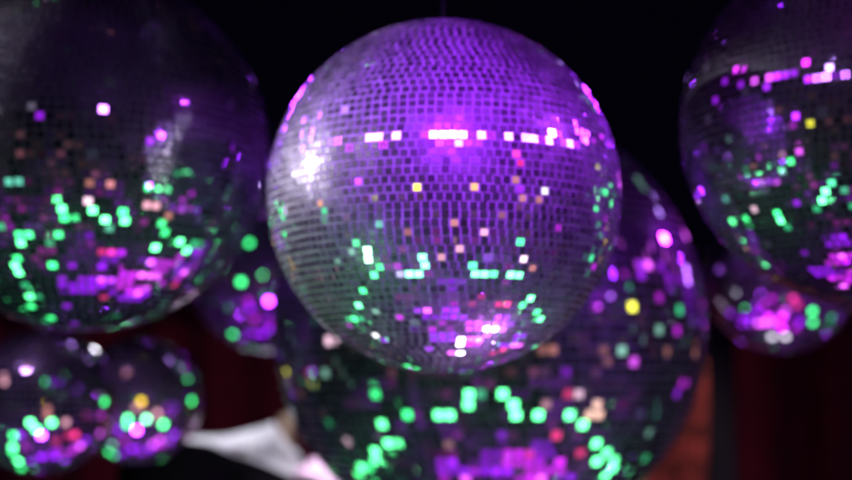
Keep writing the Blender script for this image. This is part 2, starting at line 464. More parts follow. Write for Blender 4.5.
    (0,(1.529,2.5806,-0.7443),(0.42,0.015,1),1.6,0.0838,5.69),
    (0,(1.3208,1.9998,-1.0062),(0.75,0.02,0.95),0.75,0.0838,5.66),
    (0,(1.6282,1.6657,-0.8758),(1,0.04,0.25),2.8,0.0838,5.64),
    (0,(1.4741,1.4099,-0.9599),(0.85,0.03,0.22),1.5,0.0838,5.63),
    (0,(1.0158,0.9009,-1.0782),(0.85,0.03,0.22),0.75,0.0838,5.6),
    (0,(0.7756,1.0094,-1.1732),(0.85,0.03,0.22),0.75,0.0838,5.6),
    (0,(1.0969,3.5955,-0.3341),(1,0.04,0.25),3.5,0.0838,5.75),
    (0,(0.8052,3.7623,-0.2825),(0.85,0.03,0.22),1.5,0.0838,5.78),
    (0,(-1.2817,3.2244,-0.5069),(1,0.93,1),3.6,0.0838,5.73),
    (0,(-1.0951,3.2619,-0.5759),(0.42,0.015,1),1.6,0.0838,5.74),
    (0,(-0.314,4.3993,0.5421),(0.05,1,0.24),6.0,0.0838,5.87),
    (1,(0.3147,2.6569,-1.012),(0.78,0.02,1),1.575,0.4216,6.71),
    (1,(-0.2947,2.4037,-1.1793),(0.35,0.006,1),1.95,0.4216,6.7),
    (1,(0.9758,3.0312,-0.5937),(0.78,0.02,1),1.35,0.4216,6.74),
    (1,(-0.9486,2.4649,-1.15),(0.35,0.006,1),1.365,0.4216,6.72),
    (1,(0.0447,3.6343,-0.6207),(0.35,0.006,1),1.755,0.4216,6.8),
    (1,(0.3709,1.5482,-1.0884),(0.35,0.006,1),0.78,0.4216,6.64),
    (1,(1.1499,3.4614,-0.2126),(0.35,0.006,1),1.17,0.4216,6.78),
    (1,(0.6258,-1.0078,2.8017),(0.5,0.14,1),22.5,0.1048,6.54),
    (1,(-1.1737,-1.2316,2.5304),(0.42,0.015,1),1.2,0.0786,6.55),
    (1,(-1.4476,-1.1123,2.7577),(0.5,0.42,0.6),0.375,0.0786,6.56),
    (1,(1.9329,-0.1791,1.8439),(0.42,0.02,1),2.25,0.0786,6.55),
    (1,(0.2068,-0.8574,0.4438),(0.75,0.27,0.22),0.975,0.0786,6.53),
    (1,(0.9357,-0.5609,0.4749),(0.75,0.27,0.22),1.56,0.0786,6.53),
    (1,(0.2336,-0.4694,-0.0912),(1,0.62,0.78),3.0,0.0786,6.54),
    (1,(0.2336,-0.4694,-0.0912),(1,0.45,0.55),1.5,0.0786,6.54),
    (1,(1.6757,0.472,0.1101),(1,0.45,0.55),2.1,0.0786,6.57),
    (1,(1.853,0.8086,0.1116),(1,0.45,0.55),2.1,0.0786,6.59),
    (1,(2.0066,1.3322,0.0904),(0.75,0.27,0.22),0.975,0.0786,6.61),
    (1,(1.8258,0.2069,0.5702),(0.05,1,0.24),4.5,0.0786,6.56),
    (0,(-1.7872,0.4058,-0.4199),(0.05,1,0.24),6.0,0.1362,4.96),
    (0,(-1.7872,0.4058,-0.4199),(0.06,1,0.36),1.1,0.1362,4.96),
    (1,(0.3045,-0.333,-0.2128),(0.1,1,0.28),9.75,0.0786,6.54),
    (1,(0.4971,0.2303,-0.586),(0.1,1,0.28),9.75,0.0786,6.57),
    (1,(0.5589,0.3524,-0.6397),(0.06,1,0.36),0.825,0.0786,6.57),
    (1,(0.9915,0.4723,-0.4812),(0.1,1,0.28),9.75,0.0786,6.58),
    (1,(0.9915,0.4723,-0.4812),(0.05,1,0.24),4.5,0.0786,6.58),
    (1,(-0.6512,-0.4908,-0.208),(0.1,1,0.28),9.75,0.0786,6.55),
    (1,(-0.6523,-0.2221,-0.4654),(0.05,1,0.24),4.5,0.0786,6.56),
    (1,(-0.9128,0.264,-0.7861),(0.05,1,0.24),4.5,0.0786,6.59),
    (1,(-1.2143,0.6245,-0.909),(0.06,1,0.36),0.825,0.0786,6.62),
    (1,(-1.8976,0.4961,-0.5974),(0.05,1,0.24),4.5,0.0786,6.62),
    (1,(-1.6981,0.386,-0.6334),(0.05,1,0.24),4.5,0.0786,6.61),
    (1,(-1.9673,0.7531,-0.6804),(0.1,1,0.28),9.75,0.0786,6.63),
    (1,(-2.1725,1.4545,-0.7552),(0.05,1,0.24),4.5,0.0786,6.69),
    (1,(-2.1681,1.8368,-0.7849),(0.1,1,0.28),9.75,0.0786,6.71),
    (1,(-2.0917,2.0485,-0.8228),(0.1,1,0.28),9.75,0.0786,6.72),
    (1,(-1.952,3.0226,-0.648),(0.1,1,0.28),9.75,0.0786,6.8),
    (1,(-1.7997,2.9878,-0.7369),(0.06,1,0.36),0.825,0.0786,6.8),
    (1,(-1.9118,3.5211,-0.3791),(0.05,1,0.24),4.5,0.0786,6.84),
    (1,(-1.6429,4.0424,-0.0551),(0.05,1,0.24),4.5,0.0786,6.91),
    (1,(-1.7134,4.2892,0.3143),(0.06,1,0.36),0.825,0.0786,6.95),
    (1,(-1.9937,2.5228,-0.8),(0.06,1,0.36),0.825,0.0786,6.76),
    (1,(1.736,1.4555,-0.2506),(0.05,1,0.24),3.15,0.0786,6.62),
    (1,(1.7745,1.6827,-0.2451),(0.05,1,0.24),3.15,0.0786,6.63),
    (1,(1.6868,2.4582,-0.2573),(0.1,1,0.28),9.75,0.0786,6.68),
    (1,(1.5616,2.9449,-0.1914),(0.1,1,0.28),9.75,0.0786,6.72),
    (0,(-3.1171,1.0938,1.3394),(0.06,1,0.36),1.1,0.1362,4.87),
    (1,(-2.4128,0.6701,-0.3415),(0.06,1,0.36),0.825,0.0786,6.65),
    (1,(-0.6855,4.1507,-0.2288),(0.06,1,0.36),0.33,0.0786,6.88),
    (1,(-0.4968,4.6851,0.549),(0.06,1,0.36),0.247,0.0786,6.96),
    (0,(-1.3738,2.933,-0.6969),(0.75,0.02,0.95),1.8,0.1362,4.96),
    (0,(-1.7133,3.5846,-0.0149),(0.75,0.02,0.95),1.5,0.1362,4.93),
    (1,(-0.2033,2.2328,-1.1932),(0.85,0.1,1),2.25,0.0786,6.69),
    (1,(-0.0355,2.3219,-1.1602),(0.85,0.1,1),1.125,0.0786,6.69),
    (1,(0.1054,2.891,-0.9858),(0.75,0.02,0.95),1.125,0.0786,6.74),
    (1,(0.1749,3.377,-0.7517),(0.85,0.1,1),3.75,0.0786,6.77),
    (1,(0.998,2.3164,-0.8061),(0.85,0.1,1),3.0,0.0786,6.68),
    (1,(0.6336,2.6376,-0.9079),(0.85,0.1,1),3.75,0.0786,6.71),
    (1,(0.7052,2.8493,-0.8099),(0.85,0.1,1),3.75,0.0786,6.72),
    (1,(0.7779,3.0907,-0.6738),(0.85,0.1,1),3.75,0.0786,6.74),
    (1,(0.4145,3.3434,-0.696),(0.85,0.1,1),2.25,0.0786,6.77),
    (1,(0.0345,3.3008,-0.8201),(0.75,0.02,0.95),1.125,0.0786,6.78),
    (1,(0.9142,3.7709,-0.1289),(0.85,0.1,1),3.75,0.0786,6.81),
    (1,(0.8406,3.7108,-0.2402),(0.75,0.02,0.95),1.125,0.0786,6.79),
    (1,(-1.1165,1.9727,-1.1791),(0.42,0.015,1),1.2,0.0786,6.69),
    (1,(0.3443,1.3702,-1.0688),(1,0.04,0.25),2.1,0.0786,6.64),
    (1,(0.1111,1.128,-1.0821),(0.85,0.03,0.22),1.125,0.0786,6.62),
    (1,(0.58,1.4404,-1.0036),(0.75,0.02,0.95),0.9,0.0786,6.63),
    (7,(0.5545,0.485,-0.0746),(0.85,0.1,1),3.0,0.1362,3.01),
    (1,(-1.3751,4.3399,0.1909),(0.42,0.015,1),1.2,0.0786,6.95),
    (1,(-0.7329,2.0945,-1.2162),(0.42,0.015,1),1.2,0.0786,6.7),
    (1,(-0.532,2.6748,-1.125),(0.42,0.015,1),1.2,0.0786,6.73),
    (1,(-1.2766,3.3794,-0.7345),(0.42,0.015,1),1.2,0.0786,6.82),
    (1,(-0.4541,3.1615,-0.9435),(0.85,0.03,0.22),1.125,0.0786,6.78),
    (1,(0.6449,3.4811,-0.5175),(0.75,0.02,0.95),1.125,0.0786,6.78),
    (1,(0.6873,3.8119,-0.2459),(0.85,0.03,0.22),1.125,0.0786,6.8),
    (1,(0.2927,2.2963,-1.0918),(0.42,0.015,1),0.72,0.0786,6.69),
    (2,(0.229,2.626,-1.0469),(0.78,0.02,1),1.35,0.4216,6.29),
    (2,(0.8505,3.4543,-0.67),(0.78,0.02,1),1.575,0.4216,6.38),
    (2,(0.3568,3.433,-0.6771),(0.35,0.006,1),1.365,0.4216,6.36),
    (2,(-0.0851,1.9786,-1.1108),(0.35,0.006,1),0.975,0.4216,6.26),
    (2,(-2.3048,1.5597,3.185),(0.85,0.1,1),3.75,0.0209,6.24),
    (2,(-2.3375,1.0404,2.8964),(0.42,0.02,1),2.25,0.0838,6.2),
    (2,(-2.2416,1.0215,3.1534),(0.85,0.1,1),5.625,0.0209,6.21),
    (2,(-2.1767,0.7759,3.1408),(0.42,0.02,1),4.5,0.0838,6.2),
    (2,(-2.0432,0.5404,3.237),(0.42,0.02,1),2.7,0.0838,6.19),
    (2,(-1.7133,-0.1725,3.0131),(0.42,0.02,1),4.5,0.0838,6.16),
    (2,(-1.5626,-0.3735,2.9591),(0.5,0.14,1),18.0,0.0131,6.15),
    (2,(-1.3382,-0.5852,2.9667),(0.5,0.14,1),27.0,0.0157,6.15),
    (2,(-0.8977,-0.9033,2.9619),(0.5,0.14,1),18.0,0.0131,6.14),
    (2,(-2.2984,2.1602,3.116),(0.42,0.015,1),1.2,0.0838,6.27),
    (2,(-1.2192,-0.6472,3.0432),(0.42,0.015,1),0.72,0.0838,6.15),
    (2,(-1.9366,0.2866,3.2),(0.42,0.015,1),1.2,0.0838,6.18),
    (2,(-2.0022,2.8875,3.2967),(0.42,0.015,1),1.2,0.0838,6.33),
    (2,(-2.1209,3.0702,2.7988),(0.42,0.015,1),1.2,0.0838,6.32),
    (2,(-2.0917,0.0736,1.986),(0.42,0.02,1),4.5,0.131,6.16),
    (2,(-2.1566,0.2155,1.69),(0.75,0.02,0.95),0.562,0.0838,6.16),
    (2,(-2.0117,0.2812,0.9472),(0.85,0.1,1),1.875,0.0838,6.16),
    (0,(3.0451,0.9375,0.9504),(0.75,0.02,0.95),1.5,0.1362,4.87),
    (0,(-0.5763,1.2573,-1.1497),(0.85,0.1,1),5.0,0.1362,5.08),
    (0,(0.2331,-0.976,0.1703),(1,0.45,0.55),2.0,0.1362,5.01),
    (2,(-2.06,0.6904,0.6342),(0.05,1,0.24),2.7,0.0838,6.17),
    (0,(-0.1083,1.5641,-1.2417),(0.75,0.02,0.95),1.5,0.1362,5.07),
    (0,(-1.1832,0.1662,-0.5363),(0.75,0.02,0.95),1.5,0.1362,5.12),
    (6,(-2.539,4.9447,2.0006),(0.06,1,0.36),1.65,0.1362,3.12),
    (0,(2.5483,2.8571,0.2671),(0.06,1,0.36),1.1,0.1362,4.9),
    (0,(-1.5399,2.1174,-0.7218),(0.45,1,0.75),0.72,0.1362,5.16),
    (0,(1.7711,3.9029,3.3529),(0.45,1,0.75),0.48,0.1362,4.92),
    (2,(-1.3721,3.5062,0.2985),(0.05,1,0.24),4.5,0.0838,6.34),
    (2,(-1.7045,2.9628,0.2317),(1,0.62,0.78),1.5,0.0838,6.29),
    (2,(-1.4276,2.4316,-0.3319),(0.1,1,0.28),9.75,0.0838,6.26),
    (2,(-1.5889,2.3201,-0.2109),(0.05,1,0.24),4.5,0.0838,6.25),
    (2,(-1.2214,2.4231,-0.5049),(0.06,1,0.36),0.825,0.0838,6.26),
    (2,(-1.0986,0.5054,-0.4017),(0.1,1,0.28),9.75,0.0838,6.17),
    (2,(-1.0835,0.7794,-0.5332),(0.1,1,0.28),9.75,0.0838,6.18),
    (2,(-1.0634,1.1451,-0.6526),(0.06,1,0.36),0.825,0.0838,6.2),
    (2,(-0.6592,0.147,-0.4733),(0.06,1,0.36),0.825,0.0838,6.16),
    (2,(-0.2466,0.4827,-0.8238),(0.06,1,0.36),0.825,0.0838,6.18),
    (2,(-0.0851,1.9786,-1.1108),(0.85,0.1,1),2.25,0.0838,6.26),
    (2,(0.1921,2.3095,-1.1208),(0.85,0.1,1),3.75,0.0838,6.27),
    (2,(0.1006,2.9003,-0.923),(0.75,0.02,0.95),1.125,0.0838,6.32),
    (2,(0.5655,3.4966,-0.6483),(0.75,0.02,0.95),1.125,0.0838,6.37),
    (2,(0.8911,3.7385,-0.4486),(0.85,0.1,1),3.75,0.0838,6.41),
    (2,(0.6458,2.9454,-0.9567),(0.75,0.02,0.95),1.125,0.0838,6.33),
    (2,(-1.562,1.4526,-0.3075),(0.42,0.015,1),1.2,0.0838,6.21),
    (2,(-0.3962,2.865,-0.8032),(0.42,0.015,1),0.6,0.0838,6.3),
    (0,(2.7195,2.2355,0.1955),(0.75,0.27,0.22),1.3,0.1362,4.9),
    (3,(-0.3383,1.808,-0.9429),(0.78,0.02,1),8.58,0.529,3.88),
    (3,(0.5278,1.3129,-0.9679),(0.78,0.02,1),7.02,0.529,3.87),
    (3,(-1.0331,1.8015,-0.5444),(0.35,0.006,1),3.38,0.529,3.87),
    (3,(0.6742,2.2514,-1.2551),(0.78,0.02,1),8.58,0.4752,3.89),
    (3,(-1.2345,3.2146,-0.4649),(0.35,0.006,1),2.704,0.529,3.9),
    (3,(1.6726,1.8648,-1.0505),(0.35,0.006,1),2.704,0.529,3.89),
    (3,(-1.0331,1.8015,-0.5444),(0.85,0.1,1),6.5,0.1362,3.87),
    (3,(-0.2242,2.4495,-1.1015),(0.85,0.1,1),6.5,0.1362,3.89),
    (3,(-0.6202,2.727,-0.9409),(0.85,0.1,1),6.5,0.1362,3.89),
    (3,(0.0037,2.119,-1.1322),(0.85,0.1,1),6.5,0.1362,3.88),
    (3,(0.5322,3.5072,-1.1488),(0.95,0.88,1),4.68,0.1362,3.92),
    (3,(1.1246,3.3072,-1.1912),(0.95,0.88,1),5.85,0.1362,3.92),
    (3,(-0.9387,1.2159,-0.3214),(0.75,0.02,0.95),1.95,0.1362,3.86),
    (3,(1.0253,0.097,0.0636),(1,0.04,0.25),3.185,0.1362,3.85),
    (3,(1.5492,0.6375,-0.4174),(1,0.04,0.25),2.275,0.1362,3.87),
    (3,(-0.5101,0.4279,0.0831),(0.75,0.02,0.95),1.95,0.1362,3.85),
    (3,(0.618,0.938,-0.7613),(0.85,0.1,1),3.25,0.1362,3.87),
    (3,(-1.4225,4.1042,0.1994),(0.42,0.015,1),2.08,0.1362,3.92),
    (3,(-0.8577,3.9,-0.4914),(0.42,0.015,1),2.08,0.1362,3.92),
    (3,(1.5386,2.3165,-1.1725),(0.75,0.02,0.95),1.95,0.1362,3.9),
    (3,(2.4539,1.2347,-0.3938),(0.05,1,0.24),7.8,0.1362,3.88),
    (3,(2.5649,2.2673,-0.7002),(0.05,1,0.24),7.8,0.1362,3.9),
    (3,(3.2744,3.2853,0.0763),(0.06,1,0.36),1.43,0.1362,3.95),
    (3,(1.0674,5.6198,1.1085),(0.5,0.42,0.6),0.65,0.1362,4.03),
    (4,(0.0581,1.7136,-1.5212),(0.35,0.006,1),1.456,0.3153,9.67),
    (4,(0.7697,1.4268,-1.3894),(0.78,0.02,1),1.47,0.3153,9.63),
    (4,(1.365,2.0564,-1.324),(0.78,0.02,1),1.68,0.3153,9.73),
    (4,(-0.7304,1.8585,-1.4343),(0.35,0.006,1),1.092,0.3153,9.68),
    (4,(0.2341,1.1085,-1.3436),(0.35,0.006,1),0.637,0.3153,9.59),
    (4,(1.239,1.3583,-1.2295),(0.35,0.006,1),0.728,0.3153,9.63),
    (4,(2.9462,3.9509,2.0762),(0.35,0.006,1),0.455,0.3684,10.13),
    (4,(3.2169,2.2325,2.8575),(0.85,0.1,1),3.5,0.0943,9.81),
    (2,(2.051,4.5578,1.1857),(0.75,0.02,0.95),1.5,0.1362,5.54),
    (4,(3.1897,1.9957,2.8816),(0.42,0.02,1),1.68,0.0943,9.78),
    (4,(2.8226,4.0397,2.3994),(0.5,0.14,1),8.4,0.0943,10.18),
    (4,(3.2058,2.8871,2.7123),(0.42,0.015,1),1.12,0.0943,9.94),
    (4,(3.2817,2.9216,2.4499),(0.42,0.015,1),1.12,0.0943,9.91),
    (4,(3.0791,3.5461,2.4538),(0.42,0.015,1),1.12,0.0943,10.06),
    (4,(3.2096,1.2095,2.0796),(0.95,0.9,0.06),5.25,0.0943,9.64),
    (4,(3.2096,1.2095,2.0796),(0.95,0.9,0.06),5.25,0.0943,9.64),
    (4,(-2.5367,1.2951,0.0607),(0.05,1,0.24),2.52,0.0943,9.6),
    (4,(-2.2518,1.7595,-0.5012),(0.1,1,0.28),9.1,0.0943,9.67),
    (4,(-1.903,1.0015,-0.5173),(0.05,1,0.24),4.2,0.0943,9.57),
    (4,(-1.9021,2.0752,-0.8765),(0.1,1,0.28),9.1,0.0943,9.71),
    (4,(-2.0532,2.6882,-0.7352),(0.1,1,0.28),9.1,0.0943,9.8),
    (4,(-1.9,3.6083,-0.5448),(0.1,1,0.28),9.1,0.0943,9.96),
    (4,(-1.9157,3.0985,-0.7455),(0.1,1,0.28),9.1,0.0943,9.89),
    (4,(-1.7105,4.0288,-0.4134),(0.05,1,0.24),4.2,0.0943,10.05),
    (4,(-1.8533,3.433,-0.6733),(0.05,1,0.24),4.2,0.0943,9.93),
    (4,(-1.1683,0.3619,-0.5856),(0.1,1,0.28),9.1,0.0943,9.5),
    (4,(-1.1683,0.3619,-0.5856),(0.1,1,0.28),9.1,0.0943,9.5),
    (4,(-0.557,-0.1988,-0.2753),(0.1,1,0.28),9.1,0.0943,9.44),
    (4,(-0.5527,-0.0163,-0.4905),(0.1,1,0.28),9.1,0.0943,9.46),
    (4,(-0.2534,-0.3336,-0.1807),(0.06,1,0.36),0.77,0.0943,9.42),
    (4,(0.3375,-0.335,-0.2032),(0.1,1,0.28),9.1,0.0943,9.42),
    (4,(0.6654,0.0032,-0.5442),(0.1,1,0.28),9.1,0.0943,9.47),
    (4,(0.771,0.1715,-0.6831),(0.1,1,0.28),9.1,0.0943,9.48),
    (4,(1.2658,0.2957,-0.6092),(0.1,1,0.28),9.1,0.0943,9.5),
    (4,(1.9667,0.709,-0.4844),(0.1,1,0.28),9.1,0.0943,9.55),
    (4,(2.1408,1.1805,-0.6263),(0.1,1,0.28),9.1,0.0943,9.61),
    (4,(2.3089,2.0488,-0.734),(0.1,1,0.28),9.1,0.0943,9.74),
    (4,(2.3495,2.6095,-0.6938),(0.1,1,0.28),9.1,0.0943,9.83),
    (4,(2.3844,2.9777,-0.5923),(0.1,1,0.28),9.1,0.0943,9.88),
    (4,(2.0952,3.4006,-0.6848),(0.1,1,0.28),9.1,0.0943,9.97),
    (4,(2.2484,4.1851,0.0686),(0.06,1,0.36),0.77,0.0943,10.17),
    (4,(2.5031,1.0858,-0.1973),(1,0.6,0.45),2.24,0.0943,9.61),
    (4,(2.3929,1.2227,-0.3969),(1,0.6,0.45),2.24,0.0943,9.64),
    (4,(2.525,1.39,-0.3353),(1,0.6,0.45),2.24,0.0943,9.65),
    (4,(2.2601,0.5351,-0.0333),(1,0.62,0.78),1.75,0.0943,9.54),
    (4,(1.9919,0.3064,-0.0907),(1,0.04,0.25),1.225,0.0943,9.51),
    (4,(1.5974,1.0172,-0.9239),(1,0.04,0.25),1.715,0.0943,9.59),
    (4,(1.9949,1.9857,-0.9737),(1,0.04,0.25),1.47,0.0943,9.73),
    (4,(1.4964,0.2298,-0.4138),(1,0.45,0.55),0.7,0.0943,9.5),
    (4,(1.5974,1.0172,-0.9239),(1,0.45,0.55),0.56,0.0943,9.59),
    (4,(2.7084,3.4299,0.0107),(0.45,1,0.75),0.42,0.0943,9.99),
    (4,(3.0726,0.995,1.0753),(0.45,1,0.75),1.26,0.0943,9.61),
    (4,(3.1843,1.4203,0.8714),(0.85,0.1,1),1.75,0.0943,9.65),
    (4,(3.3287,3.0817,1.6316),(0.75,0.02,0.95),1.365,0.0943,9.94),
    (4,(3.4188,2.2974,1.6348),(0.45,1,0.75),1.008,0.0943,9.81),
    (4,(1.7043,-0.3271,0.6034),(0.75,0.27,0.22),0.91,0.0943,9.45),
    (4,(1.3905,-0.5684,0.8138),(0.75,0.27,0.22),0.546,0.0943,9.41),
    (4,(2.7842,0.5438,0.9449),(0.75,0.27,0.22),0.455,0.0943,9.55),
    (4,(2.8311,0.728,0.7291),(0.75,0.27,0.22),0.364,0.0943,9.57),
    (4,(1.944,-0.0432,0.3395),(0.42,0.015,1),0.56,0.0943,9.47),
    (4,(2.9074,3.8105,0.826),(0.42,0.015,1),1.12,0.0943,10.09),
    (4,(2.7467,4.2562,1.4451),(0.75,0.27,0.22),0.91,0.0943,10.2),
    (4,(3.2401,3.3276,1.975),(0.06,1,0.36),1.54,0.0943,10.01),
    (4,(3.3922,2.2931,2.1773),(0.75,0.02,0.95),1.05,0.0943,9.8),
    (4,(3.3413,2.8465,1.2932),(0.75,0.27,0.22),0.637,0.0943,9.92),
    (4,(-3.1584,2.0444,1.3631),(1,0.62,0.78),2.45,0.0943,9.68),
    (4,(-3.1584,2.0444,1.3631),(1,0.42,0.1),1.05,0.0943,9.68),
    (6,(-1.6708,1.5028,-1.2182),(0.5,0.14,1),4.8,0.1362,3.07),
    (4,(-3.0131,2.686,0.7522),(0.45,1,0.75),0.672,0.0943,9.8),
    (7,(1.0038,0.2281,1.1767),(0.95,0.9,0.06),5.0,0.1362,3.0),
    (4,(-1.5921,5.0364,1.1983),(0.42,0.02,1),1.68,0.0943,10.37),
    (4,(-2.4967,3.5168,0.1173),(0.06,1,0.36),0.308,0.0943,9.95),
    (4,(-2.4673,4.1292,0.8035),(0.75,0.27,0.22),0.273,0.0943,10.08),
    (2,(0.9684,1.3324,-1.1455),(0.85,0.1,1),5.0,0.1362,5.54),
    (2,(0.9684,1.3324,-1.1455),(0.85,0.1,1),3.0,0.1362,5.54),
    (2,(1.5811,3.2072,-0.7326),(0.5,0.14,1),6.0,0.1362,5.51),
    (4,(-0.3659,2.0351,-1.5329),(0.85,0.1,1),3.5,0.0943,9.7),
    (4,(1.1668,2.2962,-1.4061),(0.85,0.1,1),3.5,0.0943,9.77),
    (4,(1.0072,1.9346,-1.429),(0.75,0.02,0.95),1.05,0.0943,9.72),
    (4,(1.1731,1.5204,-1.3064),(0.75,0.02,0.95),1.05,0.0943,9.64),
    (4,(1.5751,1.8848,-1.2097),(0.75,0.02,0.95),1.05,0.0943,9.71),
    (4,(1.5568,2.2294,-1.2472),(0.75,0.02,0.95),1.05,0.0943,9.76),
    (4,(0.7255,2.0989,-1.5146),(0.75,0.02,0.95),1.05,0.0943,9.73),
    (4,(-0.8016,2.1889,-1.4488),(0.75,0.02,0.95),1.05,0.0943,9.72),
    (4,(-0.2868,1.7836,-1.5071),(0.75,0.02,0.95),0.63,0.0943,9.68),
    (4,(0.99,1.1898,-1.2561),(1,0.04,0.25),1.47,0.0943,9.6),
    (4,(0.7697,1.4268,-1.3894),(0.85,0.03,0.22),1.05,0.0943,9.63),
    (4,(0.2991,1.6262,-1.5029),(0.42,0.015,1),1.12,0.0943,9.65),
    (4,(-0.6585,1.6191,-1.4055),(0.42,0.015,1),1.12,0.0943,9.65),
    (4,(-0.8263,0.9815,-1.142),(1,0.45,0.55),0.42,0.0943,9.56),
    (5,(-1.0813,2.0309,-1.0519),(0.78,0.02,1),1.95,0.4752,4.47),
    (5,(-1.4291,1.1383,-0.4823),(0.35,0.006,1),3.38,0.529,4.45),
    (5,(-0.712,3.3568,-1.2204),(0.35,0.006,1),3.38,0.4752,4.51),
    (7,(1.9806,4.4512,1.2739),(0.35,0.006,1),1.56,0.1362,3.03),
    (7,(-2.2287,0.4784,2.7782),(0.35,0.006,1),1.04,0.1362,3.07),
    (5,(-1.4888,0.8679,3.9592),(0.05,1,0.24),6.24,0.1257,4.45),
    (5,(-2.0065,0.3113,1.2827),(0.05,1,0.24),7.8,0.1257,4.43),
    (1,(1.3507,1.979,-0.5854),(0.1,1,0.28),13.0,0.1362,5.9),
    (7,(-3.6149,3.041,2.4177),(0.06,1,0.36),1.1,0.1362,3.1),
    (5,(-1.0813,2.0309,-1.0519),(0.85,0.1,1),3.25,0.1257,4.47),
    (5,(-1.5219,0.8021,-0.1321),(0.75,0.02,0.95),1.95,0.1257,4.44),
    (5,(-2.082,1.6475,4.1781),(0.42,0.015,1),2.08,0.1257,4.48),
    (5,(-0.0779,2.4277,-1.2096),(0.75,0.02,0.95),1.95,0.1257,4.48),
    (5,(-1.0414,3.3077,-1.1772),(0.42,0.02,1),3.12,0.1257,4.5),
    (6,(-0.2524,3.1976,-1.395),(0.35,0.006,1),3.38,0.529,3.48),
    (6,(0.5293,3.5536,-1.0185),(0.78,0.02,1),1.95,0.4752,3.47),
    (6,(-0.784,2.5382,-1.5384),(0.35,0.006,1),2.366,0.4752,3.46),
    (6,(1.145,3.7877,-0.4602),(0.35,0.006,1),2.366,0.4752,3.48),
    (6,(-0.9985,5.4167,2.3174),(0.95,0.88,1),39.0,0.1362,3.56),
    (6,(-0.8323,5.457,2.177),(0.42,0.02,1),3.12,0.1362,3.56),
    (1,(-1.52,2.7662,-1.0425),(0.05,1,0.24),3.0,0.1362,5.77),
    (1,(0.5302,0.9732,-0.8543),(0.06,1,0.36),0.55,0.1362,5.92),
    (6,(-0.4792,0.3482,-0.6918),(0.1,1,0.28),16.9,0.1362,3.43),
    (6,(0.5523,0.2149,-0.117),(0.1,1,0.28),16.9,0.1362,3.42),
    (6,(-2.2065,0.8491,-0.6817),(0.05,1,0.24),7.8,0.1362,3.44),
    (6,(-2.3769,1.9209,-1.0439),(0.1,1,0.28),16.9,0.1362,3.46),
    (6,(-2.2981,2.4006,-1.1436),(0.05,1,0.24),7.8,0.1362,3.47),
    (6,(-2.1376,3.4496,-1.0335),(0.1,1,0.28),16.9,0.1362,3.5),
    (6,(-2.0053,4.3246,-0.5645),(0.05,1,0.24),7.8,0.1362,3.52),
    (6,(1.4452,0.9845,-0.0161),(1,0.45,0.55),2.6,0.1362,3.43),
    (6,(1.4436,2.366,-0.5935),(1,0.04,0.25),4.55,0.1362,3.45),
    (6,(1.2789,1.8393,-0.6718),(0.85,0.03,0.22),1.95,0.1362,3.44),
    (6,(0.425,1.7278,-1.1971),(0.85,0.03,0.22),1.95,0.1362,3.44),
    (6,(0.5293,3.5536,-1.0185),(0.95,0.88,1),19.5,0.1362,3.47),
    (6,(0.8752,3.6609,-0.7577),(0.85,0.1,1),6.5,0.1362,3.48),
    (6,(0.8667,4.7006,0.2271),(0.85,0.1,1),3.9,0.1362,3.5),
    (6,(-2.9867,0.6731,2.8422),(1,0.45,0.55),2.6,0.1362,3.44),
    (6,(-1.5117,0.5993,3.9499),(0.75,0.27,0.22),1.69,0.1362,3.43),
    (6,(1.7209,4.2732,1.4984),(0.05,1,0.24),7.8,0.1362,3.48),
    (6,(1.7844,4.0374,0.8589),(0.75,0.02,0.95),1.95,0.1362,3.48),
    (6,(-0.0757,2.5138,-1.4547),(0.42,0.015,1),2.08,0.1362,3.46),
    (6,(-0.784,2.5382,-1.5384),(0.42,0.015,1),2.08,0.1362,3.46),
    (6,(-0.2574,4.0317,-1.0456),(0.42,0.02,1),3.12,0.1362,3.49),
    (6,(0.438,-0.1523,0.407),(0.75,0.27,0.22),1.69,0.1362,3.42),
    (6,(0.3886,-0.3508,0.9435),(0.75,0.27,0.22),1.69,0.1362,3.41),
    (6,(-2.9809,0.9556,3.1769),(1,0.45,0.55),1.3,0.1362,3.45),
    (7,(-0.6359,3.0055,-1.5342),(0.35,0.006,1),3.38,0.529,3.46),
    (7,(0.4827,3.4199,-1.2493),(0.78,0.02,1),3.12,0.4752,3.47),
    (7,(-1.5065,3.6311,-1.3078),(0.35,0.006,1),2.704,0.4752,3.48),
    (7,(1.3641,3.6679,-0.612),(0.35,0.006,1),3.042,0.4752,3.47),
    (7,(0.338,-0.1223,1.5887),(1,0.66,0.01),7.8,0.1362,3.41),
    (7,(-0.0987,-0.1529,0.847),(1,0.45,0.55),2.6,0.1362,3.41),
    (7,(-1.007,0.1534,-0.0072),(0.1,1,0.28),16.9,0.1362,3.42),
    (7,(-1.0318,0.4993,-0.4791),(0.05,1,0.24),7.8,0.1362,3.42),
    (7,(0.6401,0.4985,-0.0364),(0.1,1,0.28),16.9,0.1362,3.42),
    (7,(1.5977,1.906,-0.3485),(0.1,1,0.28),16.9,0.1362,3.44),
    (7,(1.6,0.9356,0.5938),(1,0.45,0.55),3.64,0.1362,3.42),
    (7,(0.4827,3.4199,-1.2493),(0.95,0.88,1),39.0,0.1362,3.47),
    (7,(0.2402,3.1936,-1.3733),(0.85,0.1,1),6.5,0.1362,3.47),
    (7,(0.8409,2.9985,-1.1379),(0.85,0.1,1),6.5,0.1362,3.46),
    (7,(1.3641,3.6679,-0.612),(0.85,0.1,1),3.9,0.1362,3.47),
    (7,(1.2247,5.2479,1.5627),(0.5,0.42,0.6),0.65,0.1362,3.51),
    (7,(-2.2142,2.9783,-1.1251),(0.45,1,0.75),2.34,0.1362,3.47),
    (7,(-2.2659,4.2775,-0.6495),(0.05,1,0.24),7.8,0.1362,3.5),
